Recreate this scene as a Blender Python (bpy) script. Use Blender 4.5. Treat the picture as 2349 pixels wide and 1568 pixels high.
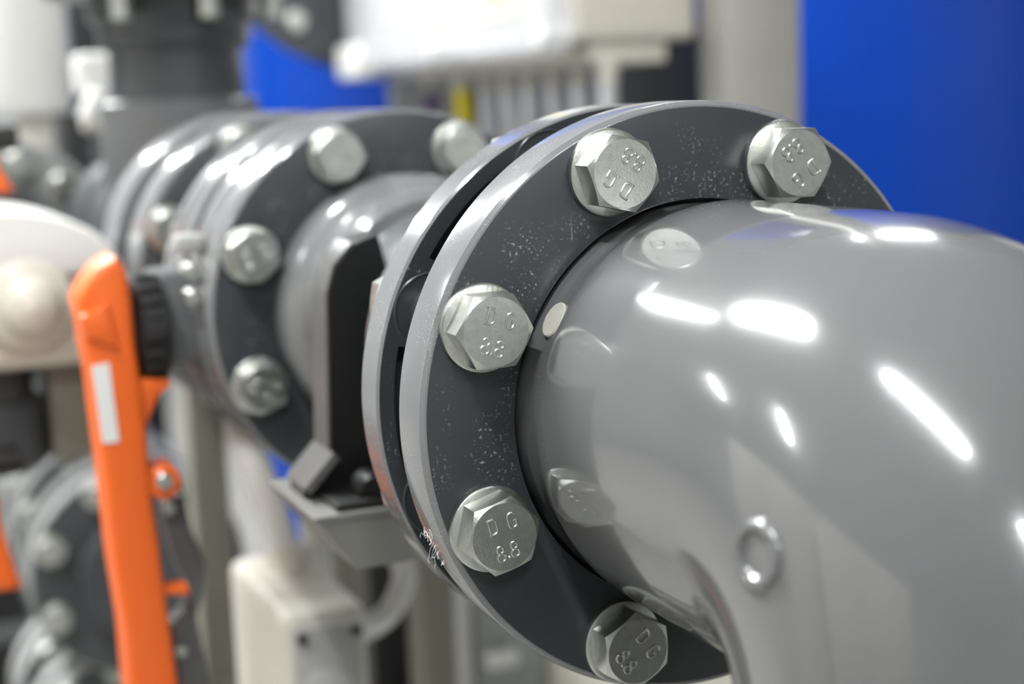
import bpy, bmesh, math, random
from math import sin, cos, tan, pi, radians, sqrt, atan2
from mathutils import Vector, Matrix

for o in list(bpy.data.objects):
    bpy.data.objects.remove(o)
S = 0.001                                  # everything below is written in millimetres
scene = bpy.context.scene
COL = scene.collection

# ------------------------------------------------------------------ camera
YAW, PITCH, ROLL = 0.4039, -0.1568, -0.0384
cam_pos = Vector((-274.71, -474.23, 109.87)) * S
f_ = Vector((sin(YAW) * cos(PITCH), cos(YAW) * cos(PITCH), sin(PITCH)))
r_ = Vector((cos(YAW), -sin(YAW), 0))
u_ = r_.cross(f_)
rr = r_ * cos(ROLL) + u_ * sin(ROLL)
uu = -r_ * sin(ROLL) + u_ * cos(ROLL)
cd = bpy.data.cameras.new('camera')
cd.sensor_width = 36.0
cd.lens = 3556.36 / 2349 * 36.0
cd.clip_start = 0.01
cd.clip_end = 60
cd.dof.use_dof = True
cd.dof.focus_distance = 0.519
cd.dof.aperture_fstop = 5.8
cam = bpy.data.objects.new('camera', cd)
M = Matrix((rr, uu, -f_)).transposed().to_4x4()
M.translation = cam_pos
cam.matrix_world = M
COL.objects.link(cam)
scene.camera = cam

# ------------------------------------------------------------------ world and exposure
w = bpy.data.worlds.new('world')
scene.world = w
w.use_nodes = True
w.node_tree.nodes['Background'].inputs[0].default_value = (0.9, 0.95, 1.0, 1)
w.node_tree.nodes['Background'].inputs[1].default_value = 0.05
scene.view_settings.view_transform = 'Standard'
scene.view_settings.look = 'None'
scene.view_settings.gamma = 1.0
scene.view_settings.use_curve_mapping = False
scene.view_settings.exposure = 1.95
scene.cycles.max_bounces = 5
scene.cycles.diffuse_bounces = 3
scene.cycles.glossy_bounces = 3
scene.cycles.transmission_bounces = 3
scene.cycles.transparent_max_bounces = 6
scene.cycles.caustics_reflective = False
scene.cycles.caustics_refractive = False
scene.cycles.use_light_tree = False
scene.cycles.use_adaptive_sampling = True
scene.cycles.adaptive_threshold = 0.04
LAMP = 42.0                                # emission of the ceiling lamps' diffusers


# ------------------------------------------------------------------ materials
def mat(name, col, rough=0.4, metal=0.0, spec=0.5, coat=0.0, noise=None, bump=None, trans=0.0, alpha=None, emit=None):
    """noise=(scale, amount) varies the colour, bump=(scale, strength) gives fine relief"""
    m = bpy.data.materials.new(name)
    m.use_nodes = True
    nt = m.node_tree
    b = nt.nodes['Principled BSDF']
    b.inputs['Base Color'].default_value = (*col, 1)
    b.inputs['Roughness'].default_value = rough
    b.inputs['Metallic'].default_value = metal
    b.inputs['Specular IOR Level'].default_value = spec
    b.inputs['Coat Weight'].default_value = coat
    b.inputs['Coat Roughness'].default_value = 0.06
    b.inputs['Transmission Weight'].default_value = trans
    tc = nt.nodes.new('ShaderNodeTexCoord')
    if noise:
        n = nt.nodes.new('ShaderNodeTexNoise')
        n.inputs['Scale'].default_value = noise[0]
        n.inputs['Detail'].default_value = 4
        nt.links.new(tc.outputs['Object'], n.inputs['Vector'])
        mx = nt.nodes.new('ShaderNodeMix')
        mx.data_type = 'RGBA'
        a = noise[1]
        mx.inputs[6].default_value = (*[max(0, c * (1 - a)) for c in col], 1)
        mx.inputs[7].default_value = (*[min(1, c * (1 + a)) for c in col], 1)
        nt.links.new(n.outputs['Fac'], mx.inputs[0])
        nt.links.new(mx.outputs[2], b.inputs['Base Color'])
    if bump:
        n = nt.nodes.new('ShaderNodeTexNoise')
        n.inputs['Scale'].default_value = bump[0]
        n.inputs['Detail'].default_value = 3
        nt.links.new(tc.outputs['Object'], n.inputs['Vector'])
        bp = nt.nodes.new('ShaderNodeBump')
        bp.inputs['Strength'].default_value = bump[1]
        bp.inputs['Distance'].default_value = 0.0005
        nt.links.new(n.outputs['Fac'], bp.inputs['Height'])
        nt.links.new(bp.outputs['Normal'], b.inputs['Normal'])
    if emit:
        b.inputs['Emission Color'].default_value = (*emit[0], 1)
        b.inputs['Emission Strength'].default_value = emit[1]
    if alpha is not None:
        b.inputs['Alpha'].default_value = alpha
    return m


def worn(name, col, rough, dust, amount, speck=1500.0, patch=55.0, lo=0.50, coat=0.0, marks=()):
    """smooth moulded plastic with patches of pale specks, scratches and dust"""
    m = mat(name, col, rough, coat=coat)
    nt = m.node_tree
    b = nt.nodes['Principled BSDF']
    tc = nt.nodes.new('ShaderNodeTexCoord')

    def ramp(src, a, c):
        r = nt.nodes.new('ShaderNodeMapRange')
        r.inputs['From Min'].default_value = a
        r.inputs['From Max'].default_value = c
        nt.links.new(src, r.inputs['Value'])
        return r.outputs['Result']

    def noise(sc, det, stretch=None):
        n = nt.nodes.new('ShaderNodeTexNoise')
        n.inputs['Scale'].default_value = sc
        n.inputs['Detail'].default_value = det
        if stretch:
            mp = nt.nodes.new('ShaderNodeMapping')
            mp.inputs['Rotation'].default_value = stretch[0]
            mp.inputs['Scale'].default_value = stretch[1]
            nt.links.new(tc.outputs['Object'], mp.inputs['Vector'])
            nt.links.new(mp.outputs['Vector'], n.inputs['Vector'])
        else:
            nt.links.new(tc.outputs['Object'], n.inputs['Vector'])
        return n.outputs['Fac']

    def mul(a, c, op='MULTIPLY'):
        x = nt.nodes.new('ShaderNodeMath')
        x.operation = op
        x.use_clamp = True
        for i, v in enumerate((a, c)):
            if isinstance(v, (int, float)):
                x.inputs[i].default_value = v
            else:
                nt.links.new(v, x.inputs[i])
        return x.outputs[0]
    pat = ramp(noise(patch, 2), lo, lo + 0.16)
    rough_edge = ramp(noise(160, 2), 0.36, 0.55) if marks else None
    for (px, py, pz), rad in marks:         # worn spots: (centre, radius) in millimetres of the part
        d = nt.nodes.new('ShaderNodeVectorMath')
        d.operation = 'DISTANCE'
        nt.links.new(tc.outputs['Object'], d.inputs[0])
        d.inputs[1].default_value = (px * S, py * S, pz * S)
        pat = mul(pat, mul(ramp(d.outputs['Value'], rad * S, rad * 0.2 * S), rough_edge), 'ADD')
    sp = ramp(noise(speck, 3), 0.585, 0.67)
    scr = ramp(noise(300, 2, ((0, radians(35), 0), (1, 1, 0.06))), 0.66, 0.72)
    fine = ramp(noise(2600, 1), 0.70, 0.76)
    k = mul(mul(pat, mul(sp, mul(scr, 0.45), 'ADD')), 1.0)
    k = mul(k, mul(fine, 0.22), 'ADD')
    k = mul(k, amount)
    mx = nt.nodes.new('ShaderNodeMix')
    mx.data_type = 'RGBA'
    mx.inputs[6].default_value = (*col, 1)
    mx.inputs[7].default_value = (*dust, 1)
    nt.links.new(k, mx.inputs[0])
    nt.links.new(mx.outputs[2], b.inputs['Base Color'])
    rg = nt.nodes.new('ShaderNodeMapRange')
    rg.inputs['To Min'].default_value = rough
    rg.inputs['To Max'].default_value = 0.75
    nt.links.new(k, rg.inputs['Value'])
    nt.links.new(rg.outputs['Result'], b.inputs['Roughness'])
    return m


MARKS = [((-63, 0, 56), 14), ((-68, 0, 44), 11), ((-70, 0, 62), 8), ((-80, 0, 0), 9), ((-83, 0, -8), 10), ((-78, 0, -14), 10), ((4, 0, 77), 13), ((-9, 0, 78), 9),
         ((19, 0, 78), 8), ((-90, 0, 50), 6), ((-47, 0, 64), 8), ((-76, 0, -22), 6)]
EMARKS = [((-72, 144, 172), 8), ((-72.8, 143, 162), 8), ((-71, 140, 181), 6), ((-60, 150, 210), 8)]
PVC = (0.043, 0.049, 0.055)
MT = {
    'flange': worn('grey_pvc_flange', PVC, 0.30, (0.46, 0.46, 0.43), 0.8, speck=820.0, patch=38.0, lo=0.56, marks=MARKS),
    'elbow': worn('grey_pvc_elbow', (0.132, 0.134, 0.137), 0.165, (0.42, 0.42, 0.40), 0.10, patch=30, lo=0.6, coat=0.9, marks=EMARKS),
    'rim': worn('pvc_rim_sheen', (0.20, 0.205, 0.21), 0.17, (0.5, 0.5, 0.48), 0.35, coat=0.5),  # paler base stands in for the bright room mirrored on the rims
    'pvc': mat('grey_pvc', (0.075, 0.082, 0.088), 0.28, noise=(40, 0.08)),
    'pvc_light': mat('mid_grey_pvc', (0.15, 0.155, 0.158), 0.25, noise=(40, 0.06)),
    'ground': mat('sanded_plastic', (0.46, 0.45, 0.40), 0.85, noise=(900, 0.2), bump=(2500, 0.5)),
    'zinc': mat('zinc_plated_steel', (0.66, 0.68, 0.635), 0.31, 1.0, noise=(420, 0.20), bump=(1500, 0.16)),
    'orange': mat('orange_plastic', (0.93, 0.155, 0.018), 0.42),
    'black': mat('black_plastic', (0.006, 0.006, 0.006), 0.38),
    'rubber': mat('black_rubber', (0.012, 0.012, 0.012), 0.6),
    'cream': mat('cream_plastic', (0.72, 0.69, 0.60), 0.38),
    'white': mat('white_plastic', (0.80, 0.80, 0.77), 0.35),
    'greyplastic': mat('light_grey_plastic', (0.42, 0.42, 0.40), 0.4),
    'clipedge': mat('grey_plastic_lit_edge', (0.11, 0.11, 0.107), 0.30),  # grey clip parts; also the black clip's lit edge put into colour
    'galv': mat('pale_grey_pipework', (0.33, 0.335, 0.33), 0.35),
    'steel': mat('brushed_stainless', (0.47, 0.46, 0.425), 0.45, 0.35, noise=(25, 0.06)),
    'armsteel': mat('dull_stainless', (0.30, 0.295, 0.275), 0.4, 0.5, noise=(25, 0.06)),
    'beige': mat('beige_grey_paint', (0.23, 0.22, 0.18), 0.5, noise=(8, 0.05)),
    'blue': mat('blue_paint', (0.001, 0.050, 0.40), 0.35, spec=0.3, noise=(3, 0.10)),
    'panel': mat('grey_panel_paint', (0.29, 0.31, 0.30), 0.5),
    'blackpaint': mat('black_paint', (0.016, 0.017, 0.017), 0.5),
    'cable': mat('grey_cable', (0.62, 0.62, 0.63), 0.45),
    'yellow': mat('yellow_cable', (0.72, 0.62, 0.03), 0.45),
    'purple': mat('purple_cable', (0.07, 0.03, 0.12), 0.45),
    'brown': mat('ochre_cable', (0.28, 0.17, 0.04), 0.45),
    'label': mat('white_label', (0.86, 0.86, 0.84), 0.5),
    'labelcream': mat('cream_label', (0.75, 0.72, 0.58), 0.5),
    'labelyellow': mat('yellow_label', (0.80, 0.70, 0.12), 0.5),
    'clear': mat('clear_plastic', (0.82, 0.83, 0.88), 0.15, alpha=0.42),
    'floor': mat('pale_resin_floor', (0.24, 0.235, 0.22), 0.35, noise=(1.5, 0.06)),
    'wallwhite': mat('white_wall_paint', (0.72, 0.725, 0.71), 0.7, noise=(1.0, 0.03)),
    'wall': mat('off_white_wall', (0.46, 0.47, 0.475), 0.7, noise=(1.0, 0.04)),
    'ceil': mat('white_ceiling', (0.66, 0.66, 0.655), 0.8, noise=(1.0, 0.03)),
    'housing': mat('white_lamp_housing', (0.75, 0.75, 0.73), 0.4),
    'lamp': mat('lit_diffuser', (0.9, 0.9, 0.9), 0.5, emit=((0.985, 1.0, 1.0), LAMP)),
}


# ------------------------------------------------------------------ building helpers
class MB:
    """collects verts (mm) and faces; build() links them as one mesh object"""
    def __init__(s):
        s.v, s.f = [], []

    def add(s, vs, fs):
        k = len(s.v)
        s.v += [tuple(v) for v in vs]
        s.f += [tuple(i + k for i in f) for f in fs]
        return s

    def lathe(s, prof, o=(0, 0, 0), ax=(0, 1, 0), seg=64, cap=False, closed=False):
        """prof: (radius, height along ax); smooth surface of revolution"""
        ax = Vector(ax).normalized()
        a = ax.orthogonal().normalized()
        if abs(ax.y) > 0.9:
            a = Vector((1, 0, 0))
        b = ax.cross(a)
        o = Vector(o)
        vs = []
        for r, h in prof:
            for i in range(seg):
                t = 2 * pi * i / seg
                vs.append(o + ax * h + (a * cos(t) + b * sin(t)) * r)
        fs = []
        n = len(prof)
        for j in range(n if closed else n - 1):
            j2 = (j + 1) % n
            for i in range(seg):
                i2 = (i + 1) % seg
                fs.append((j * seg + i, j * seg + i2, j2 * seg + i2, j2 * seg + i))
        if cap:
            fs.append(tuple(range(seg))[::-1])
            fs.append(tuple(range((n - 1) * seg, n * seg)))
        return s.add(vs, fs)

    def cyl(s, p, q, r, r2=None, seg=24, bev=0.0):
        p, q = Vector(p), Vector(q)
        L = (q - p).length
        r2 = r if r2 is None else r2
        if bev:
            prof = [(r - bev, 0), (r, bev), (r2, L - bev), (r2 - bev, L)]
        else:
            prof = [(r, 0), (r2, L)]
        return s.lathe(prof, p, q - p, seg, cap=True)

    def box(s, x0, x1, y0, y1, z0, z1, bev=0.0, seg=2):
        bm = bmesh.new()
        bmesh.ops.create_cube(bm, size=1)
        for v in bm.verts:
            v.co = Vector(((x0 + x1) / 2 + v.co.x * (x1 - x0), (y0 + y1) / 2 + v.co.y * (y1 - y0), (z0 + z1) / 2 + v.co.z * (z1 - z0)))
        if bev:
            bmesh.ops.bevel(bm, geom=bm.edges[:], offset=bev, segments=seg, affect='EDGES', profile=0.5)
        return s.frombm(bm)

    def frombm(s, bm):
        bm.verts.index_update()
        s.add([v.co.copy() for v in bm.verts], [[v.index for v in f.verts] for f in bm.faces])
        bm.free()
        return s

    def prism(s, pts, y0, y1, plane='xz', bev=0.0, seg=2):
        """polygon in plane 'xz' (or 'yz', 'xy') pushed along the third axis"""
        bm = bmesh.new()
        mp = {'xz': lambda a, b, c: (a, c, b), 'yz': lambda a, b, c: (c, a, b), 'xy': lambda a, b, c: (a, b, c)}[plane]
        A = [bm.verts.new(mp(a, b, y0)) for a, b in pts]
        B = [bm.verts.new(mp(a, b, y1)) for a, b in pts]
        n = len(pts)
        bm.faces.new(A)
        bm.faces.new(B[::-1])
        for i in range(n):
            bm.faces.new((A[i], B[i], B[(i + 1) % n], A[(i + 1) % n]))
        bmesh.ops.recalc_face_normals(bm, faces=bm.faces[:])
        if bev:
            ed = [e for e in bm.edges if len(set(v in A for v in e.verts)) == 1]
            bmesh.ops.bevel(bm, geom=ed, offset=bev, segments=seg, affect='EDGES', profile=0.5)
        return s.frombm(bm)

    def tube(s, pts, r, seg=12, smooth=6, close=True):
        """round tube along a smoothed path"""
        P = [Vector(p) for p in pts]
        if smooth and len(P) > 2:
            Q = []
            n = len(P)
            for i in range(n - 1):
                p0, p1, p2, p3 = P[max(i - 1, 0)], P[i], P[i + 1], P[min(i + 2, n - 1)]
                for k in range(smooth):
                    t = k / smooth
                    Q.append(0.5 * ((2 * p1) + (p2 - p0) * t + (2 * p0 - 5 * p1 + 4 * p2 - p3) * t * t + (3 * p1 - p0 - 3 * p2 + p3) * t ** 3))
            Q.append(P[-1])
            P = Q
        vs, fs = [], []
        nrm = None
        for i, p in enumerate(P):
            t = (P[min(i + 1, len(P) - 1)] - P[max(i - 1, 0)]).normalized()
            if nrm is None:
                nrm = t.orthogonal().normalized()
            nrm = (nrm - t * nrm.dot(t)).normalized()
            b = t.cross(nrm)
            rad = r[min(i, len(r) - 1)] if isinstance(r, (list, tuple)) else r
            for k in range(seg):
                a = 2 * pi * k / seg
                vs.append(p + (nrm * cos(a) + b * sin(a)) * rad)
        for i in range(len(P) - 1):
            for k in range(seg):
                k2 = (k + 1) % seg
                fs.append((i * seg + k, i * seg + k2, (i + 1) * seg + k2, (i + 1) * seg + k))
        if close:
            fs.append(tuple(range(seg))[::-1])
            fs.append(tuple(range((len(P) - 1) * seg, len(P) * seg)))
        return s.add(vs, fs)

    def mesh(s, name, m, origin=(0, 0, 0), angle=32):
        me = bpy.data.meshes.new(name)
        ox, oy, oz = origin
        me.from_pydata([((x - ox) * S, (y - oy) * S, (z - oz) * S) for x, y, z in s.v], [], s.f)
        me.materials.append(m)
        bm = bmesh.new()
        bm.from_mesh(me)
        bmesh.ops.recalc_face_normals(bm, faces=bm.faces[:])
        bm.to_mesh(me)
        bm.free()
        me.shade_smooth()
        me.set_sharp_from_angle(angle=radians(angle))
        me.update()
        return me

    def build(s, name, m, parent=None, angle=32, origin=None):
        if origin is None:
            origin = ORG.get(parent.name, (0, 0, 0)) if parent else (0, 0, 0)
        o = bpy.data.objects.new(name, s.mesh(name, m, origin, angle))
        COL.objects.link(o)
        ORG[o.name] = origin
        if parent:
            o.parent = parent
        else:
            o.location = Vector(origin) * S
        return o


ORG = {}


def thing(name, label, cat, loc=(0, 0, 0), group=None):
    o = bpy.data.objects.new(name, None)
    o.empty_display_size = 0.02
    o.location = Vector(loc) * S
    COL.objects.link(o)
    ORG[o.name] = loc
    return tag(o, label, cat, group)


def tag(o, label, cat, group=None):
    o['label'] = label
    o['category'] = cat
    if group:
        o['group'] = group
    return o


def struct(o):
    o['kind'] = 'structure'
    return o


def place(mesh, name, parent, loc=(0, 0, 0), rot=(0, 0, 0)):
    o = bpy.data.objects.new(name, mesh)
    COL.objects.link(o)
    o.parent = parent
    o.location = Vector(loc) * S
    o.rotation_euler = rot
    return o


# ------------------------------------------------------------------ the hall
FZ = -1080
X0, X1, Y0, Y1, ZC = -7500, 6000, -7500, 9500, 2760
struct(MB().box(X0, X1, Y0, Y1, FZ - 100, FZ).build('floor', MT['floor']))
struct(MB().box(X0, X1, Y0, Y1, ZC, ZC + 100).build('ceiling', MT['ceil']))
struct(MB().box(X0, X1, Y1, Y1 + 100, FZ, ZC).build('wall_back', MT['wall']))
struct(MB().box(X0, X1, Y0 - 100, Y0, FZ, ZC).build('wall_front', MT['wallwhite']))
struct(MB().box(X0 - 100, X0, Y0, Y1, FZ, ZC).build('wall_left', MT['wall']))
struct(MB().box(X1, X1 + 100, Y0, Y1, FZ, ZC).build('wall_right', MT['wall']))


def strip_light(x, y, along, label, half=740):
    t = thing('ceiling_light', label, 'ceiling light', (x, y, 2600), 'strip lights on the hall ceiling')

    def bx(mb, w, l, z0, z1, bev=3):
        return mb.box(x - w, x + w, y - l, y + l, z0, z1, bev) if along == 'y' else mb.box(x - l, x + l, y - w, y + w, z0, z1, bev)
    wd = 150 if half > 900 else 60
    bx(MB(), wd + 25, half + 30, 2616, 2690).build('lamp_housing', MT['housing'], t)
    bx(MB(), wd, half, 2600, 2616, 0).build('diffuser', MT['lamp'], t)
    for e in (-500, 500):
        hx, hy = (x, y + e) if along == 'y' else (x + e, y)
        MB().cyl((hx, hy, 2690), (hx, hy, ZC), 8).build('hanger', MT['housing'], t)


nth = ('first', 'second', 'third', 'fourth', 'fifth', 'sixth', 'seventh', 'eighth')
for i, ly in enumerate((-3700, -700, 2380, 5250, 8200)):
    strip_light(-1200, ly, 'y', '%s strip light from the front wall, in the row above the pipework' % nth[i], 940 if ly == 2380 else 740)
for i, ly in enumerate((2250, 5350)):
    strip_light(-4350, ly, 'x', ('nearer', 'farther')[i] + ' strip light of the cross pair left of the pipework', 560)
for i, ly in enumerate((-5900, 2700, 6400)):  # front one is added to brighten the front wall
    strip_light((1600, 2000, 4300)[i], ly, 'x', '%s strip light from the front wall, right of the pipework, first one added to brighten the wall' % nth[i], 740 if i < 1 else 560)

# ------------------------------------------------------------------ hex bolts
HEXR = 12.0


def hexr(t):
    t = t % (pi / 3)
    return HEXR / cos(t - pi / 6)


def hex_prism(h, top_r, both=False, hole=0):
    mb = MB()
    n = 48
    vs, fs = [], []
    rings = []

    def ring(fn):
        k = len(vs)
        for i in range(n):
            t = 2 * pi * i / n
            r, y = fn(t)
            vs.append((r * cos(t), y, r * sin(t)))
        rings.append(k)
    ch = tan(radians(30))
    if both:
        ring(lambda t: (top_r, 0))
        ring(lambda t: (hexr(t), -(max(0, hexr(t) - top_r)) * ch))
    else:
        ring(lambda t: (hexr(t), 0))
    ring(lambda t: (hexr(t), -(h - max(0, hexr(t) - top_r) * ch)))
    ring(lambda t: (top_r, -h))
    ring(lambda t: (top_r - 0.5, -h))
    for a, b in zip(rings, rings[1:]):
        for i in range(n):
            fs.append((a + i, a + (i + 1) % n, b + (i + 1) % n, b + i))
    fs.append(tuple(range(n)))
    fs.append(tuple(rings[-1] + i for i in range(n)))
    return mb.add(vs, fs)


head_mesh = hex_prism(10.5, 11.5).mesh('bolt_head', MT['zinc'], angle=20)
nut_mesh = hex_prism(13, 11.5, True).mesh('nut', MT['zinc'], angle=20)
# flat washer: 30 mm across, 3 mm thick, its back at y = 0
washer_mesh = MB().lathe([(8.5, 0), (14.9, 0), (15.1, -0.4), (14.9, -2.6), (14.3, -3.0), (8.5, -3.0)], seg=64, closed=True).mesh('washer', MT['zinc'], angle=40)


def stroke_letters():
    """raised stamped marking D G over 8.8, drawn as rounded strokes on the head's face (viewed along +y)"""
    mb = MB()

    def arc(cx, cz, rx, rz, a0, a1, n=14):
        return [(cx + rx * cos(radians(a0 + (a1 - a0) * i / n)), cz + rz * sin(radians(a0 + (a1 - a0) * i / n))) for i in range(n + 1)]

    def put(pts, r=0.42):
        mb.tube([(x * 1.0, 0, z) for x, z in pts], r, seg=8, smooth=0)
    # D
    cx, cz = -3.2, 4.6
    put([(cx - 1.7, cz - 2.6), (cx - 1.2, cz - 2.6), (cx - 1.2, cz + 2.6), (cx - 1.9, cz + 2.6)])
    put([(cx - 1.2, cz + 2.6)] + arc(cx - 0.1, cz + 1.3, 1.5, 1.3, 90, 0, 6) + arc(cx - 0.1, cz - 1.3, 1.5, 1.3, 0, -90, 6) + [(cx - 1.2, cz - 2.6)])
    # G
    cx, cz = 4.0, 4.6
    put(arc(cx, cz + 1.2, 1.5, 1.4, 35, 180, 9) + arc(cx, cz - 1.2, 1.5, 1.4, 180, 325, 9) + [(cx + 1.4, cz - 0.2), (cx + 0.2, cz - 0.2)])
    put([(cx + 1.4, cz - 0.2), (cx + 1.4, cz - 2.5)])
    # 8 . 8
    for cx in (-2.6, 2.5):
        cz = -5.2
        put(arc(cx, cz + 1.35, 1.15, 1.2, 0, 360, 18), 0.41)
        put(arc(cx, cz - 1.4, 1.45, 1.4, 0, 360, 18), 0.41)
    mb.lathe([(0.01, -0.4), (0.35, -0.3), (0.6, 0.1)], (0, 0, -7.4), (0, 1, 0), 12)
    return mb.mesh('marking', MT['zinc'], angle=60)


marking_mesh = stroke_letters()


def bolt(label, group, a, y, cx=0, cz=0, hexrot=0, text=None, nut_y=None, rad=90.0, scale=1.0):
    """bolt in a flange face at height y on the line through (cx, cz); head towards -y"""
    x, z = cx + rad * cos(radians(a)), cz + rad * sin(radians(a))
    t = thing('hex_bolt', label, 'bolt', (x, y, z), group)
    t.scale = (scale,) * 3
    place(washer_mesh, 'washer', t)
    h = place(head_mesh, 'bolt_head', t, (0, -3.0, 0), (0, -radians(hexrot), 0))
    if text is not None:
        place(marking_mesh, 'marking', h, (0, -10.58, 0), (0, -radians(text - hexrot), 0))
    if nut_y is not None:
        L = nut_y - y
        MB().cyl((0, -2, 0), (0, L + 20, 0), 7.9).build('shank', MT['zinc'], t, origin=(0, 0, 0))
        place(washer_mesh, 'washer', t, (0, L + 3.0, 0))
        place(nut_mesh, 'nut', t, (0, L + 16, 0), (0, radians(17 * a), 0))
    return t


# ------------------------------------------------------------------ flange rings
def ring_mesh(y0, y1, R=106.0, rin=72.3, ch=2.0, cx=0, cz=0, seg=256):
    return MB().lathe([(rin, y0), (R - ch, y0), (R - 0.7 * ch, y0 + 0.10 * ch), (R - 0.1 * ch, y0 + 0.7 * ch), (R, y0 + ch),
                       (R, y1 - 0.6), (R - 0.6, y1), (rin, y1)], (cx, 0, cz), (0, 1, 0), seg, closed=True)


def rim(o, R, cx=0, cz=0, m='rim'):
    """turned outer surface of a ring, paler than its faces with reflected sheen put into the colour"""
    me = o.data
    me.materials.append(MT[m])
    ox, oy, oz = ORG[o.name]
    for p in me.polygons:
        c = p.center / S
        if sqrt((c.x + ox - cx) ** 2 + (c.z + oz - cz) ** 2) > R:
            p.material_index = 1
    return o


fr = thing('flange_ring', 'dark grey plastic flange ring in sharp focus, nearest, around the elbow', 'flange', (0, 0, 0), 'flange rings on the main pipe')
rim(ring_mesh(0, 21.5, 106.2, ch=2.2).build('ring', MT['flange'], fr, angle=25), 104.3)


def pocket_ring(y0, y1, R, rin, r_p, depth, pockets):
    """flange ring with moulded pockets in its front face; pockets = (from, to) in degrees, inner to outer radius r_p"""
    n = 240
    rad = [rin, r_p[0], r_p[1], R - 1.0]
    vs, fs = [], []
    idx = {}

    def V(i, j, y):
        k = (i % n, j, y)
        if k not in idx:
            t = 2 * pi * i / n
            idx[k] = len(vs)
            vs.append((rad[j] * cos(t), y, rad[j] * sin(t)))
        return idx[k]

    def inp(i):
        d = ((i + 0.5) * 360 / n) % 360
        return any(a <= d <= b or a <= d - 360 <= b for a, b in pockets)
    for i in range(n):
        for j in range(3):
            y = y0 + depth if (j == 1 and inp(i)) else y0
            fs.append((V(i, j, y), V(i + 1, j, y), V(i + 1, j + 1, y), V(i, j + 1, y)))
        if inp(i):
            yb = y0 + depth
            fs.append((V(i, 1, y0), V(i + 1, 1, y0), V(i + 1, 1, yb), V(i, 1, yb)))
            fs.append((V(i, 2, y0), V(i + 1, 2, y0), V(i + 1, 2, yb), V(i, 2, yb)))
            if not inp(i - 1):
                fs.append((V(i, 1, y0), V(i, 2, y0), V(i, 2, yb), V(i, 1, yb)))
            if not inp(i + 1):
                fs.append((V(i + 1, 1, y0), V(i + 1, 2, y0), V(i + 1, 2, yb), V(i + 1, 1, yb)))
    mb = MB().add(vs, fs)
    mb.lathe([(R - 1.0, y0), (R, y0 + 1.0), (R, y1 - 0.8), (R - 0.8, y1), (rin, y1), (rin, y0)], seg=n)
    return mb


fr2 = thing('flange_ring', 'dark grey plastic flange ring just behind the nearest ring, with slots in its face', 'flange', (0, 47, 0), 'flange rings on the main pipe')
rim(pocket_ring(47, 65, 105.6, 72.3, (78, 99.0), 11, [(k * 45 + 30.5, k * 45 + 57.5) if k != 2 and k != 3 else ((120, 147.6) if k == 2 else (166, 194)) for k in range(8)]).build('ring', MT['flange'], fr2, angle=25), 104.9)
for k in range(8):                          # moulded boss lip around every bolt hole
    a = radians(22.5 + 45 * k)
    MB().lathe([(13.5, 47.1), (14.0, 46.5), (14.5, 47.1)], (90 * cos(a), 0, 90 * sin(a)), (0, 1, 0), 40).build('bolt_boss', MT['flange'], fr2)

bolt_desc = {
    67.5: ('upper right zinc bolt of the nearest flange, standing against the blue tank', -1, 214),
    112.5: ('upper left zinc bolt of the nearest flange, its 8.8 marking upside down', -13, 146),
    157.5: ('zinc bolt of the nearest flange at middle left, beside the pale sanded spot', 0, -17),
    202.5: ('lower left zinc bolt of the nearest flange, its DG 8.8 marking almost upright', 16, 12),
    247.5: ('lowest zinc bolt of the nearest flange, in shade under the elbow', 30, -58),
}
for k in range(8):
    a = 22.5 + 45 * k
    if a in bolt_desc:
        lb, hr, tx = bolt_desc[a]
    else:
        lb, hr, tx = '%s bolt of the nearest flange, hidden behind the grey elbow' % {0: 'upper right', 6: 'lower right', 7: 'middle right'}[k], 10 * k, 40 * k
    bolt(lb, 'bolts of the nearest flange', a, 0, hexrot=hr, text=tx, nut_y=65)

# gasketed stub collars between the two near rings
gk = thing('stub_collar', 'dark grey collar and black gasket between the two near flange rings', 'gasket', (0, 21.5, 0))
MB().lathe([(40, 21.5), (72.2, 21.5), (72.2, 33), (40, 33)], closed=True, seg=96).build('collar', MT['pvc'], gk)
MB().lathe([(40, 33), (73.5, 33), (73.5, 36), (40, 36)], closed=True, seg=96).build('gasket', MT['rubber'], gk)
MB().lathe([(40, 36), (72.2, 36), (72.2, 47), (40, 47)], closed=True, seg=96).build('collar', MT['pvc'], gk)

# ------------------------------------------------------------------ the elbow
ED, ERB, ERM = 160.6, 56.4, 5.0


def elbow_mesh():
    nphi, n1, n2, n3 = 144, 22, 36, 14
    vs = []

    def prof(y):                            # radius along the horizontal leg, y = distance from the flange face
        t = min(max((y - 9) / 15.0, 0), 1)
        return 70.6 + 2.3 * t * t * (3 - 2 * t)
    for i in range(nphi):
        ph = 2 * pi * i / nphi
        R = 72.9
        c, X = R * cos(ph), R * sin(ph)
        e = ERB + c
        rho = 0.5 * (e + ERM + sqrt((e - ERM) ** 2 + 30))
        cy, cz = -ED - c + rho, c - rho
        L0 = 22.0                           # the leg starts inside the ring
        # straight leg, denser near the flange
        for k in range(n1):
            t = (k / n1) ** 1.5
            y = L0 + (cy - L0) * t
            r = prof(-y)
            vs.append((r * sin(ph), y, r * cos(ph)))
        for k in range(n2):
            a = pi / 2 * k / n2
            vs.append((X, cy - rho * sin(a), cz + rho * cos(a)))
        for k in range(n3 + 1):
            t = k / n3
            vs.append((X, -ED - c, cz + (-165 - cz) * t))
        vs.append((57.0 * sin(ph), -ED - 57.0 * cos(ph), -168))
    m = n1 + n2 + n3 + 2
    fs = []
    for i in range(nphi):
        j = (i + 1) % nphi
        for k in range(m - 1):
            fs.append((i * m + k, j * m + k, j * m + k + 1, i * m + k + 1))
    return MB().add(vs, fs)


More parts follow.
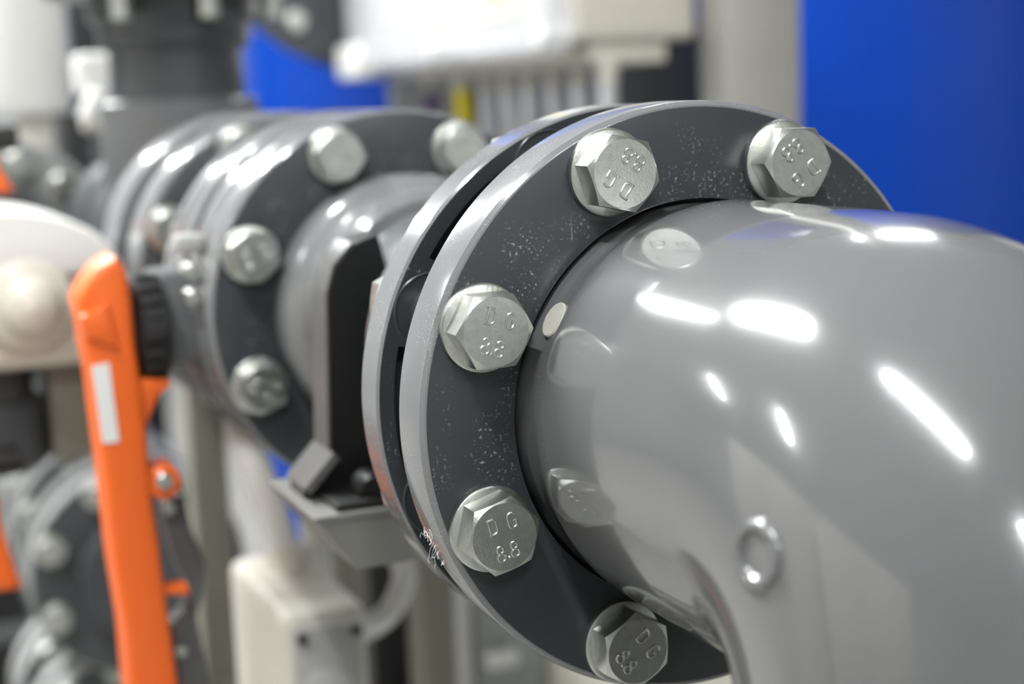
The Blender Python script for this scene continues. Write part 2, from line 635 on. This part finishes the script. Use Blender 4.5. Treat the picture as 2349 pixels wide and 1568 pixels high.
el = thing('pipe_elbow', 'large glossy grey plastic pipe elbow bending down at the right, nearest the camera', 'pipe elbow', (0, -ED, -165))
body = elbow_mesh().build('elbow_body', MT['elbow'], el, angle=60)
# ground-off sprue mark near the flange
n1v = Vector((-0.862, 0, 0.507))
p1 = Vector((-61.4, -12.3, 36.2))
o = MB().lathe([(6.3, -3), (6.3, 0.5), (5.9, 0.9), (0.01, 0.9)], p1, n1v, 40).build('sprue_mark', MT['ground'], el)
o['label'] = 'pale sanded round spot beside the flange'
# moulded round boss with a dished centre on the down leg
n2v = Vector((-0.985, -0.119, 0.126)).normalized()
p2 = Vector((-71.8, -151.6, -6.2))
o = MB().lathe([(9.6, -2.0), (9.2, 0.2), (8.3, 1.3), (7.2, 1.6), (6.2, 1.2), (5.5, 0.1), (4.8, -0.5), (0.01, -0.6)], p2, n2v, 48).build('moulded_boss', MT['elbow'], el, angle=80)
o['label'] = 'raised round boss with a dished centre'
pd = thing('down_pipe', 'straight grey pipe running down to the floor below the near elbow', 'pipe', (0, -ED, FZ))
MB().cyl((0, -ED, FZ), (0, -ED, -160), 55, seg=64).build('pipe', MT['pvc_light'], pd)
MB().lathe([(55, 0), (106, 0), (106, 18), (60, 18), (58, 70), (55, 70)], (0, -ED, FZ), (0, 0, 1), 64).build('floor_flange', MT['pvc'], pd)

# ------------------------------------------------------------------ pipe between the two flanges, clip and bracket arm
sp = thing('pipe_spool', 'short grey pipe with two socket collars between the near and second flanges', 'pipe', (0, 65, 0))
MB().cyl((0, 60, 0), (0, 330, 0), 55, seg=96).build('pipe', MT['pvc'], sp)
MB().lathe([(55, 165), (70, 165), (72, 162), (72, 60)], seg=96).build('socket_collar', MT['rim'], sp)
MB().lathe([(55, 262), (60, 262), (64, 266), (65.5, 284), (70, 290), (72, 294), (72, 325)], seg=96).build('socket_collar', MT['rim'], sp)

pc = thing('pipe_clip', 'black plastic pipe clip with its lit edge coloured pale, between the near and second flanges', 'pipe clip', (0, 190, -80))
cp = []
for i in range(41):                         # saddle bore, open to the top
    a = radians(35 - 250 * i / 40)
    cp.append((56 * cos(a), 56 * sin(a)))
outer = [(-50, 50), (-62, 46), (-71, 36), (-75, 24), (-78, -50), (-92, -64), (-92, -69), (92, -69), (92, -64), (78, -50), (75, 24), (71, 36), (62, 46), (50, 50)]
MB().prism(cp + outer, 204, 227, bev=0.0).build('clip_body', MT['black'], pc)
MB().prism([(-79, -50), (-76, 24), (-72, 37), (-62.5, 47), (-61, 45.5), (-70, 35.5), (-74, 24), (-77, -50)], 205, 228).build('lit_edge', MT['clipedge'], pc)  # light on the clip's side, given as a paler strip
MB().prism([(-79, -48), (-93.5, -63), (-91, -66), (-76.5, -51)], 196, 229).build('foot_gusset', MT['clipedge'], pc)
MB().box(-86, 92, 173, 228, -69.5, -66, 1).build('base_plate', MT['black'], pc)
MB().box(-52, 92, 184, 188, -65, -61, 1).build('base_ridge', MT['clipedge'], pc)
MB().cyl((-66, 178, -63), (-66, 192, -63), 8, seg=24, bev=2).build('screw', MT['black'], pc)

ar = thing('bracket_arm', 'stainless bracket arm with slanted end under the black pipe clip', 'bracket', (100, 200, -96))
MB().prism([(-95, -70), (220, -70), (220, -96), (-76, -96)], 170, 172.5).build('side_plate', MT['armsteel'], ar)
MB().prism([(-95, -70), (220, -70), (220, -96), (-76, -96)], 246, 248.5).build('side_plate', MT['armsteel'], ar)
MB().box(-95, 220, 169, 249, -72, -69.8).build('top_plate', MT['armsteel'], ar)
MB().prism([(-98, -70), (-95, -70), (-76, -96), (-79, -96)], 169, 249).build('end_plate', MT['armsteel'], ar)
po = thing('support_post', 'square stainless post behind the near elbow carrying the bracket arm', 'post', (240, 209, FZ))
MB().box(220, 260, 189, 229, FZ + 8, -60, 2).build('tube', MT['steel'], po)
MB().box(190, 290, 159, 259, FZ, FZ + 8).build('foot_plate', MT['steel'], po)

# ------------------------------------------------------------------ second flange, butterfly valve and rings behind
t = thing('flange_ring', 'grey flange ring of the second joint, blurred, with zinc bolt heads', 'flange', (0, 315, 0), 'flange rings on the main pipe')
rim(ring_mesh(315, 344, 105.8, 72.3, 2.6).build('ring', MT['flange'], t, angle=25), 103.6)
second = {112.5: 'upper left zinc bolt of the blurred second flange', 67.5: 'upper right zinc bolt of the second flange, partly behind the near ring',
          157.5: 'zinc bolt of the second flange at middle left, right of the orange lever', 202.5: 'lower left zinc bolt of the blurred second flange'}
for a in (67.5, 112.5, 157.5, 202.5):
    bolt(second[a], 'bolts of the second flange', a, 315, hexrot=a, text=a * 3, nut_y=445)

bv = thing('butterfly_valve', 'grey butterfly valve with long orange lever hanging at the left', 'valve', (0, 346, 0))
rim(ring_mesh(346.5, 375, 105.8, 50, 1.5).build('valve_body', MT['pvc'], bv, angle=25), 104)
MB().lathe([(50, 374), (99, 374), (99, 391), (50, 391)], closed=True, seg=96).build('body_core', MT['pvc'], bv)
MB().box(-126, -90, 368, 398, -28, 24, 5).build('neck', MT['pvc_light'], bv)
MB().box(-114, -99, 346, 362, 34, 44, 2).build('name_plate', MT['greyplastic'], bv)
for zz in (26, 12):
    MB().cyl((-109, 336, zz), (-109, 349, zz), 4.2, bev=1).build('screw', MT['zinc'], bv)
MB().lathe([(1, -119), (27, -119), (31, -121), (31, -134), (29, -136), (1, -136)][::-1], (0, 378, -8), (1, 0, 0), 64).build('notch_plate', MT['black'], bv)
for k in range(9):
    zz = -8 + 31 * sin(radians(-70 + 17.5 * k))
    yy = 378 - 31 * cos(radians(-70 + 17.5 * k))
    MB().box(-134, -122, yy - 2, yy + 3, zz - 1.6, zz + 1.6, 0.6).build('notch', MT['rubber'], bv)
LEV = [(-146, 35), (-141, 29), (-139, 13), (-138.5, -15), (-137, -34), (-136, -56), (-136, -72), (-136, -98), (-134, -123), (-133, -148), (-131, -178), (-129, -211), (-126, -250),
       (-152, -250), (-156, -206), (-156, -169), (-159, -131), (-160, -95), (-161, -71), (-162, -50), (-163, -24), (-165, -10), (-165.5, 2), (-167, 13), (-162, 22), (-155, 30)]
lev = MB().prism(LEV, 350, 388, bev=4.0, seg=3).build('lever', MT['orange'], bv, angle=50)
MB().prism([(-141, -31), (-122, -33), (-121.5, -37), (-128, -41), (-136, -57), (-141, -57)], 353, 368, bev=1.0).build('trigger', MT['orange'], lev)
MB().prism([(-139, -146), (-120, -149), (-119, -154), (-134, -152)], 354, 366, bev=1.0).build('prong', MT['orange'], lev)
MB().prism([(-166.5, 6), (-152, 12), (-148, -14), (-164, -6)], 346, 356, bev=3.0).build('thumb_rest', MT['orange'], lev)
MB().cyl((-129, 352, -89), (-129, 374, -89), 9.5, bev=1.5).build('pivot_boss', MT['orange'], lev)
MB().cyl((-129, 349.5, -88), (-129, 353, -88), 4.6, bev=0.8).build('screw', MT['zinc'], lev)
o = MB().prism([(-162.5, -21), (-153.5, -20), (-151.5, -63), (-160, -63)], 349.2, 350.6).build('sticker', MT['label'], lev)
o['label'] = 'blank white sticker'
LAT = [(-126, -108), (-113, -105), (-109, -131), (-103, -153), (-105, -163), (-110, -180), (-105, -229), (-103, -250), (-126, -250), (-127, -182), (-117, -174), (-115, -158), (-122, -139)]
MB().prism(LAT, 388, 402, bev=1.5).build('latch_plate', MT['pvc_light'], bv)
MB().prism([(x + 2.5, z) for x, z in LAT], 402, 406).build('latch_back', MT['rubber'], bv)
for lx, lz in ((-122, -112), (-121, -196)):
    MB().cyl((lx, 383, lz), (lx, 389, lz), 3.6, bev=0.8).build('rivet', MT['zinc'], bv)

t = thing('flange_ring', 'grey ring clamping the back of the butterfly valve', 'flange', (0, 391, 0), 'flange rings on the main pipe')
rim(ring_mesh(391, 441, 105.8, 60, 2.0).build('ring', MT['pvc'], t, angle=25), 103)
MB().lathe([(106.4, 424), (106.4, 427), (105, 427), (105, 424)], closed=True, seg=96).build('seam', MT['pvc'], t)
s2 = thing('pipe_spool', 'grey pipe between the butterfly valve and the third flange joint', 'pipe', (0, 441, 0))
MB().cyl((0, 441, 0), (0, 520, 0), 70, seg=96).build('pipe', MT['pvc'], s2)
t = thing('flange_ring', 'grey flange ring behind the valve with bright bolt heads', 'flange', (0, 523, 0), 'flange rings on the main pipe')
rim(ring_mesh(523, 568, 106, 60, 3.0).build('ring', MT['pvc'], t, angle=25), 103)
third = {112.5: 'shiny bolt head high on the blurred third flange behind the valve', 157.5: 'shiny bolt head at left of the blurred third flange, above the lever',
         135.0: 'bright bolt end on the rim of the third flange between the other two'}
for a in (112.5, 157.5):
    bolt(third[a], 'bolts of the third flange', a, 523, hexrot=12)
s3 = thing('pipe_spool', 'dark grey pipe between the third and fourth flange rings', 'pipe', (0, 568, 0))
MB().cyl((0, 568, 0), (0, 612, 0), 94, seg=96).build('pipe', MT['pvc'], s3)
t = thing('flange_ring', 'grey flange ring farthest back on the main pipe, before the upright pipe', 'flange', (0, 612, 0), 'flange rings on the main pipe')
rim(ring_mesh(612, 668, 106.5, 60, 3.0).build('ring', MT['pvc'], t, angle=25), 103)

# ------------------------------------------------------------------ tee and upright pipe
te = thing('pipe_tee', 'dark grey plastic pipe tee with upright branch at upper left', 'pipe tee', (0, 876, -120))
MB().lathe([(72, 668), (72, 730), (66, 736), (66, 1016), (72, 1022), (72, 1090)], seg=64).build('run', MT['pvc'], te)
MB().lathe([(66, 0), (66, 50), (67.5, 56), (67.5, 116), (65, 118), (55, 118)], (0, 876, 0), (0, 0, 1), 64).build('branch', MT['pvc_light'], te)
up = thing('upright_pipe', 'dark grey upright pipe with thick collar above the tee at upper left', 'pipe', (0, 876, 118))
MB().cyl((0, 876, 118), (0, 876, 420), 56.5, seg=64).build('pipe', MT['pvc'], up)
MB().lathe([(56.6, 160), (60, 160), (64, 164), (65, 180), (71, 186), (71, 206)], (0, 876, 0), (0, 0, 1), 64).build('socket_collar', MT['pvc'], up)
t = thing('flange_ring', 'dark flange lying flat around the upright pipe at the top left edge', 'flange', (0, 876, 206))
MB().lathe([(57, 206), (106, 206), (106, 228), (57, 228)], (0, 876, 0), (0, 0, 1), 96, closed=True).build('ring', MT['pvc'], t, angle=25)
for i, a in enumerate((232, 277, 322)):
    x, y = 90 * cos(radians(a)), 876 + 90 * sin(radians(a))
    b = thing('hex_bolt', ('left', 'middle', 'right')[i] + ' of three bolt ends under the flange at the top left edge', 'bolt', (x, y, 206), 'bolts of the upright pipe flange')
    place(washer_mesh, 'washer', b, (0, 0, 0), (-pi / 2, 0, 0))
    place(nut_mesh, 'nut', b, (0, 0, -3), (-pi / 2, 0, 0))
    MB().cyl((0, 0, 30), (0, 0, -24), 7.9).build('shank', MT['zinc'], b, origin=(0, 0, 0))

# flange of the neighbouring pipe, above the left blue tank
nb = (484, 1744, 424)
t = thing('flange_ring', 'dark grey flange facing the camera above the left blue tank', 'flange', nb)
MB().lathe([(40, 1744), (268, 1744), (273, 1748), (273, 1772), (40, 1772)], (nb[0], 0, nb[2]), (0, 1, 0), 96, closed=True).build('ring', MT['pvc'], t, angle=25)
MB().cyl((nb[0], 1772, nb[2]), (nb[0], 1805, nb[2]), 120, seg=64).build('neck', MT['pvc'], t)
bolt('zinc bolt head on the dark flange above the left blue tank', 'bolts of the neighbouring flange', 236, 1744, nb[0], nb[2], 8, rad=235)
bolt('zinc bolt head on the dark flange, hidden behind the white box corner', 'bolts of the neighbouring flange', 262, 1744, nb[0], nb[2], 8, rad=235)

# ------------------------------------------------------------------ blue tanks, post, panels, terminal box
def tank(cx, cy, r, label, top=1500):
    t = thing('blue_tank', label, 'tank', (cx, cy, FZ), 'blue upright tanks')
    MB().lathe([(r - 40, 0), (r, 30), (r, top - 120), (r - 60, top - 40), (r - 200, top)], (cx, cy, FZ), (0, 0, 1), 96, cap=True).build('shell', MT['blue'], t)
    for h in (260, top - 160):
        MB().lathe([(r, h), (r + 4, h + 4), (r + 4, h + 30), (r, h + 34)], (cx, cy, FZ), (0, 0, 1), 96).build('hoop', MT['blue'], t)


tank(742, 2185, 360, 'blue upright tank seen between the upright pipe and the grey panel', 2300)
tank(1475, 1790, 400, 'large bright blue tank filling the top right corner', 2300)

po = thing('support_post', 'pale stainless rectangular post left of the large blue tank', 'post', (627, 972, FZ))
MB().box(578, 671, 932, 985, FZ + 8, 1400, 3).build('tube', MT['steel'], po)
MB().box(540, 710, 890, 1030, FZ, FZ + 8).build('foot_plate', MT['steel'], po)
MB().cyl((575, 962, 92), (579, 962, 92), 9, bev=1).build('plug', MT['greyplastic'], po)

cb = thing('control_cabinet', 'grey cabinet panel behind the hanging cables', 'cabinet', (650, 1900, FZ))
MB().box(486, 832, 1720, 1738, FZ, 140, 3).build('body', MT['panel'], cb)
MB().box(500, 818, 1716, 1720, FZ + 60, 130, 1).build('door', MT['panel'], cb)
bk = thing('control_cabinet', 'black cabinet panel between the cables and the stainless post', 'cabinet', (950, 1700, FZ))
MB().box(834, 1062, 1720, 1755, FZ, 210, 3).build('body', MT['blackpaint'], bk)
MB().box(846, 1050, 1716, 1720, FZ + 60, 200, 1).build('door', MT['blackpaint'], bk)

tb = thing('terminal_box', 'cream terminal box with clear lid mounted on the stainless post', 'junction box', (500, 1330, 163))
MB().box(436, 577, 985, 1680, 163, 430, 8, 3).build('housing', MT['cream'], tb)
lid = MB().box(404, 435, 990, 1672, 152, 430, 8, 3).build('clear_lid', MT['clear'], tb)
for yy in (1010, 1330, 1650):
    for zz in (168, 400):
        MB().cyl((400, yy, zz), (437, yy, zz), 11, bev=2).build('lid_screw', MT['white'], lid)
MB().box(432, 436, 1130, 1420, 196, 400).build('paper_label', MT['labelcream'], tb)
MB().box(431, 432, 1140, 1220, 215, 400).build('warning_label', MT['labelyellow'], tb)
MB().box(398, 436, 1600, 1705, 142, 190, 6).build('corner_latch', MT['white'], tb)
MB().box(455, 545, 995, 1660, 140, 163, 3).build('gland_rail', MT['cream'], tb)
random.seed(4)
cab_desc = ['cable'] * 12 + ['yellow', 'rubber', 'purple', 'brown']
ordn = ['first', 'second', 'third', 'fourth', 'fifth', 'sixth', 'seventh', 'eighth', 'ninth', 'tenth', 'eleventh', 'twelfth']
for i, c in enumerate(cab_desc):
    yy = 1003 + i * 33 if i < 12 else (1412, 1440, 1530, 1478)[i - 12]
    xx = 485 + (12 if i % 2 else -8)
    MB().cyl((xx, yy, 143), (xx, yy, 120), 11, 10, seg=12, bev=2).build('cable_gland', MT['cream'], tb)
    names = {'yellow': 'yellow cable', 'rubber': 'black cable', 'purple': 'purple cable', 'brown': 'ochre cable'}
    lb = '%s hanging at the left end of the terminal box' % names[c] if c in names else '%s grey cable from the right hanging under the terminal box' % ordn[i]
    dx = random.uniform(-14, 14)
    cbl = MB().tube([(xx, yy, 122), (xx + dx * 0.3, yy, 40), (xx + dx, yy + random.uniform(-20, 10), -120), (xx + dx * 2, yy - 10, -420), (xx + dx * 3, yy - 30, FZ + 8)], 8.5 if c == 'cable' else 10, 10)
    tag(cbl.build('cable', MT[c], origin=(xx, yy, 0)), lb, 'cable', 'cables under the terminal box')

# ------------------------------------------------------------------ white actuator at the left
ac = thing('valve_actuator', 'cream electric actuator with domed cap left of the orange lever', 'actuator', (-195, 610, -55))
MB().box(-262, -128, 548, 668, -52, 26, 12, 3).build('housing', MT['cream'], ac, angle=50)
lidp = [(-275, 30)] + [(-195 + 80 * sin(radians(a)), 14 + 38 * cos(radians(a))) for a in range(-70, 84, 6)] + [(-112, 12), (-116, 8), (-275, 8)]
MB().prism(lidp, 538, 680, bev=4).build('lid', MT['white'], ac, angle=50)
MB().lathe([(30, 548), (30, 540), (26, 534), (20, 532), (18, 522), (12, 514), (0.1, 512)], (-172, 0, -8), (0, 1, 0), 48).build('dome_cap', MT['cream'], ac, angle=60)
MB().cyl((-141, 540, 24), (-141, 549, 24), 4.5, bev=1).build('screw', MT['zinc'], ac)
MB().box(-235, -205, 530, 600, 42, 58, 4).build('position_window', MT['clear'], ac)
lv = thing('actuated_valve', 'dark grey valve body under the cream actuator', 'valve', (-205, 610, -124))
MB().lathe([(40, -124), (46, -118), (46, -80), (38, -74), (38, -50)], (-205, 610, 0), (0, 0, 1), 64, cap=True).build('valve_body', MT['pvc'], lv)
MB().box(-160, -128, 580, 640, -120, -52, 3).build('mount_bracket', MT['beige'], lv)

# ------------------------------------------------------------------ second line, lower left
BX, BZ = -38, -340
ln = thing('lower_pipe', 'grey pipe of the lower line behind the orange lever', 'pipe', (BX, 1400, BZ))
MB().cyl((BX, 1010, BZ), (BX, 1900, BZ), 60, seg=64).build('pipe', MT['pvc'], ln)
for k, (a, nm) in enumerate(((1040, 'nearest'), (1190, 'middle'), (1330, 'farthest'))):
    for j, side in ((0, 'front'), (52, 'back')):
        t = thing('flange_ring', '%s ring of the %s flange joint on the blurred lower left pipe' % (side, nm), 'flange', (BX, a + j, BZ), 'flange rings of the lower left pipe')
        rim(ring_mesh(a + j, a + j + 26, 106, 60.2, 3, BX, BZ, 128).build('ring', MT['pvc'], t, angle=25), 103, BX, BZ, 'galv')
    for i, ang in enumerate((67.5, 112.5, 157.5, 202.5)):
        bolt('%s bolt anticlockwise from the top right on the %s joint of the lower left pipe' % (nth[i], nm), 'bolts of the lower left pipe', ang, a, BX, BZ, 20, nut_y=a + 78)
EX, EZ = -62, -520
ln = thing('lower_pipe', 'grey pipe of the lowest line at the bottom left corner', 'pipe', (EX, 1300, EZ))
MB().cyl((EX, 1030, EZ), (EX, 1900, EZ), 40, seg=64).build('pipe', MT['pvc'], ln)
for k, (a, nm) in enumerate(((1060, 'nearer'), (1210, 'farther'))):
    for j, side in ((0, 'front'), (50, 'back')):
        t = thing('flange_ring', '%s ring of the %s flange joint at the bottom left corner' % (side, nm), 'flange', (EX, a + j, EZ), 'flange rings of the lowest pipe')
        rim(ring_mesh(a + j, a + j + 24, 90, 40.2, 3, EX, EZ, 128).build('ring', MT['pvc'], t, angle=25), 87, EX, EZ, 'galv')
    for i, ang in enumerate((90, 135, 180)):
        bolt('%s bolt anticlockwise from the top on the %s joint at the bottom left corner' % (nth[i], nm), 'bolts of the lowest pipe', ang, a, EX, EZ, 20, nut_y=a + 74, rad=74)
t = thing('dark_backdrop', 'added dark backdrop behind the blurred pipes at the lower left', 'panel', (-150, 2000, FZ))
MB().box(-700, 80, 1980, 2020, FZ, -250, 4).build('plate', MT['blackpaint'], t)  # dark sheet added so the background reads dark instead of pale floor
for zz in (-400, -700):
    MB().box(-690, 70, 1970, 1980, zz, zz + 30, 2).build('rib', MT['pvc_light'], t)
# third line far left, upper
CX, CZ = -130, -30
for (a, b), nm in zip([(1180, 1215), (1290, 1330)], ['nearer', 'farther']):
    t = thing('flange_ring', '%s pale blurred flange ring at the far left edge above the actuator' % nm, 'flange', (CX, a, CZ), 'flange rings at the far left')
    rim(ring_mesh(a, b, 118, 68.2, 3, CX, CZ, 96).build('ring', MT['galv'], t, angle=25), 114, CX, CZ, 'galv')
    for ang, wh in ((45, 'right'), (75, 'upper right'), (105, 'upper left'), (135, 'left')):
        bolt('%s bolt of the %s flange ring at the far left edge' % (wh, nm), 'bolts at the far left', ang, a, CX, CZ, 5, rad=94)
t = thing('side_pipe', 'grey pipe through the blurred flanges at the far left', 'pipe', (CX, 1250, CZ))
MB().cyl((CX, 1150, CZ), (CX, 1900, CZ), 68, seg=48).build('pipe', MT['pvc'], t)
# white vessel and small white fitting
t = thing('filter_housing', 'tall white cylinder at the top left corner', 'filter', (-56, 1440, 40))
MB().lathe([(30, 110), (42, 112), (46, 122), (46, 520), (30, 560)], (-56, 1440, 0), (0, 0, 1), 64, cap=True).build('bowl', MT['white'], t, angle=50)
MB().lathe([(22, 70), (22, 112)], (-56, 1440, 0), (0, 0, 1), 32, cap=True).build('drain_neck', MT['cream'], t)
MB().cyl((-56, 1440, 42), (-56, 1440, 72), 16).build('stem_pipe', MT['pvc'], t)
t = thing('dosing_head', 'small white fitting between the white cylinder and the upright pipe', 'fitting', (-22, 1185, 80))
MB().box(-41, -4, 1170, 1215, 128, 170, 6, 3).build('head', MT['white'], t)
MB().cyl((-22, 1160, 130), (-36, 1160, 100), 12, bev=3).build('inlet', MT['white'], t)
MB().cyl((-40, 1160, 104), (-12, 1160, 92), 12, bev=3).build('union_nut', MT['cream'], t)
MB().cyl((-24, 1160, 96), (-24, 1160, 60), 10).build('stem', MT['pvc'], t)

# other orange levers at the left edge of the picture
for i, (dx, dy, dz, lb) in enumerate(((-33, 340, 86, 'orange lever tip at the left edge, above the cream actuator'), (-64, 200, -120, 'orange lever at the left edge, beside the lower left pipe'))):
    t = thing('valve_lever', lb, 'lever', (-150 + dx, 370 + dy, dz))
    o = MB().prism([(x + dx, z * (0.12 if i == 0 else 0.3) + dz) for x, z in LEV], 350 + dy, 380 + dy, bev=4.0).build('grip', MT['orange'], t, angle=50)
    MB().cyl((-146 + dx, 365 + dy, 8 + dz), (-120 + dx, 365 + dy, 8 + dz), 9, bev=1).build('hub', MT['black'], t)

# ------------------------------------------------------------------ white cable box and conduits, lower centre
wb = thing('junction_box', 'cream box with grey front and white conduits at the bottom, left of centre', 'junction box', (-30, 480, -330))
MB().box(-52, 4, 424, 566, -330, -199, 9, 3).build('housing', MT['cream'], wb, angle=50)
MB().box(-46, -1, 419, 426, -325, -208, 3).build('front_cover', MT['greyplastic'], wb)
MB().lathe([(16, 419), (15, 413), (10, 411), (0.1, 411)], (-27, 0, -250), (0, 1, 0), 32).build('knob', MT['greyplastic'], wb)
for xx in (-41, -6):
    MB().cyl((xx, 415, -214), (xx, 420, -214), 3.2, bev=0.6).build('screw', MT['rubber'], wb)
t = thing('conduit', 'thick white conduit rising from the cream box behind the second flange', 'conduit', (-35, 540, -195))
MB().tube([(-20, 521, -205), (-26, 530, -165), (-36, 541, -124), (-38, 560, -104), (-20, 600, -96), (20, 660, -96)], 11, 14).build('hose', MT['white'], t)
MB().cyl((-20, 521, -202), (-22, 524, -184), 15, 13, bev=2).build('gland', MT['cream'], t)
t = thing('conduit', 'white conduit looping from the right side of the cream box', 'conduit', (0, 480, -230))
MB().tube([(-2, 480, -236), (18, 482, -238), (40, 486, -228), (52, 492, -205), (40, 500, -182), (20, 505, -172)], 8.5, 14).build('hose', MT['white'], t)
MB().cyl((0, 480, -236), (12, 481, -237), 12, 11, bev=2).build('gland', MT['cream'], t)
t = thing('conduit', 'short pale upright pipe below the slanted bracket end', 'conduit', (10, 560, -210))
MB().tube([(14, 560, -330), (14, 560, -250), (10, 560, -200), (8, 560, -160)], 10, 14).build('hose', MT['white'], t)

# ------------------------------------------------------------------ frame legs and cabinets low in the background
for x0, x1, y0, y1, top, lb in ((-30, 0, 780, 812, -80, 'beige frame leg behind the orange lever and second flange'), (136, 166, 700, 740, -150, 'beige frame leg below the bracket arm, left of the near flange'), (132, 162, 925, 965, -120, 'beige frame leg right of the thick white conduit')):
    t = thing('frame_leg', lb, 'post', ((x0 + x1) / 2, (y0 + y1) / 2, FZ), 'beige frame legs')
    MB().box(x0, x1, y0, y1, FZ + 6, top, 2).build('tube', MT['beige'], t)
    MB().box(x0 - 20, x1 + 20, y0 - 20, y1 + 20, FZ, FZ + 6).build('foot_plate', MT['beige'], t)
t = thing('frame_beam', 'beige cross beam joining the frame legs', 'beam', (80, 800, -120))
MB().box(134, 900, 965, 990, -150, -122, 2).build('tube', MT['beige'], t)
t = thing('low_cabinet', 'grey low cabinet behind the bottom of the near flange', 'cabinet', (300, 1000, FZ))
MB().box(246, 318, 860, 1100, FZ, -330, 4).build('body', MT['panel'], t)
MB().cyl((252, 850, -425), (284, 850, -425), 9, bev=3).build('handle', MT['white'], t)
t = thing('side_pipe', 'pale blue-grey upright pipe left of the low grey cabinet', 'pipe', (240, 873, FZ))
MB().cyl((232, 873, FZ), (232, 873, -300), 14).build('pipe', MT['cable'], t)
t = thing('low_cabinet', 'cream low cabinet under the near flange and elbow', 'cabinet', (420, 900, FZ))
MB().box(322, 530, 830, 930, FZ, -380, 6).build('body', MT['cream'], t)
MB().box(330, 522, 826, 830, FZ + 40, -390, 1).build('door', MT['cream'], t)
t = thing('control_cabinet', 'tall black backdrop added for the dark gap behind the white cylinder at the upper left', 'cabinet', (150, 2320, FZ))
MB().box(84, 225, 2270, 2420, FZ, 900, 4).build('body', MT['blackpaint'], t)  # black panel put in where there is only a dark gap
MB().box(92, 217, 2266, 2270, FZ + 50, 880, 1).build('door', MT['blackpaint'], t)
t = thing('low_cabinet', 'black low cabinet behind the white conduit loop', 'cabinet', (210, 1030, FZ))
MB().box(172, 240, 1010, 1080, FZ, -362, 3).build('body', MT['blackpaint'], t)
MB().box(176, 236, 1006, 1010, FZ + 30, -372, 1).build('door', MT['blackpaint'], t)
# pale cabinets left of the pipework (mirrored in the elbow and rims)
for i, (cy, lb) in enumerate(((-200, 'pale beige cabinet standing left of the pipework, nearer'), (900, 'pale beige cabinet standing left of the pipework, farther'))):
    t = thing('control_cabinet', lb, 'cabinet', (-1900, cy, FZ), 'pale cabinets left of the pipework')
    MB().box(-2200, -1700, cy - 500, cy + 500, FZ, 500, 6).build('body', MT['cream'], t)
    for k in (-250, 250):
        d = MB().box(-1700, -1694, cy + k - 240, cy + k + 240, FZ + 60, 480, 2).build('door', MT['cream'], t)
        MB().box(-1694, -1680, cy + k * 0.2 - 12, cy + k * 0.2 + 12, -300, -180, 3).build('handle', MT['black'], d)
# a few lint fibres caught on the rim of the nearest ring
random.seed(9)
lint = MB()
for k in range(16):
    a = radians(204 + random.uniform(-4.5, 3))
    p = Vector((106.3 * cos(a), random.uniform(12, 21), 106.3 * sin(a)))
    pts = [p]
    for j in range(5):
        p = p + Vector((random.uniform(-1.0, 0.5), random.uniform(-1.6, 1.2), random.uniform(-2.0, 1.2)))
        pts.append(p)
    lint.tube(pts, 0.06, 5, 3)
o = tag(lint.build('lint', MT['label'], origin=(-97, 16, -43)), 'wisp of pale lint fibres on the rim of the nearest flange', 'lint')
o['kind'] = 'stuff'
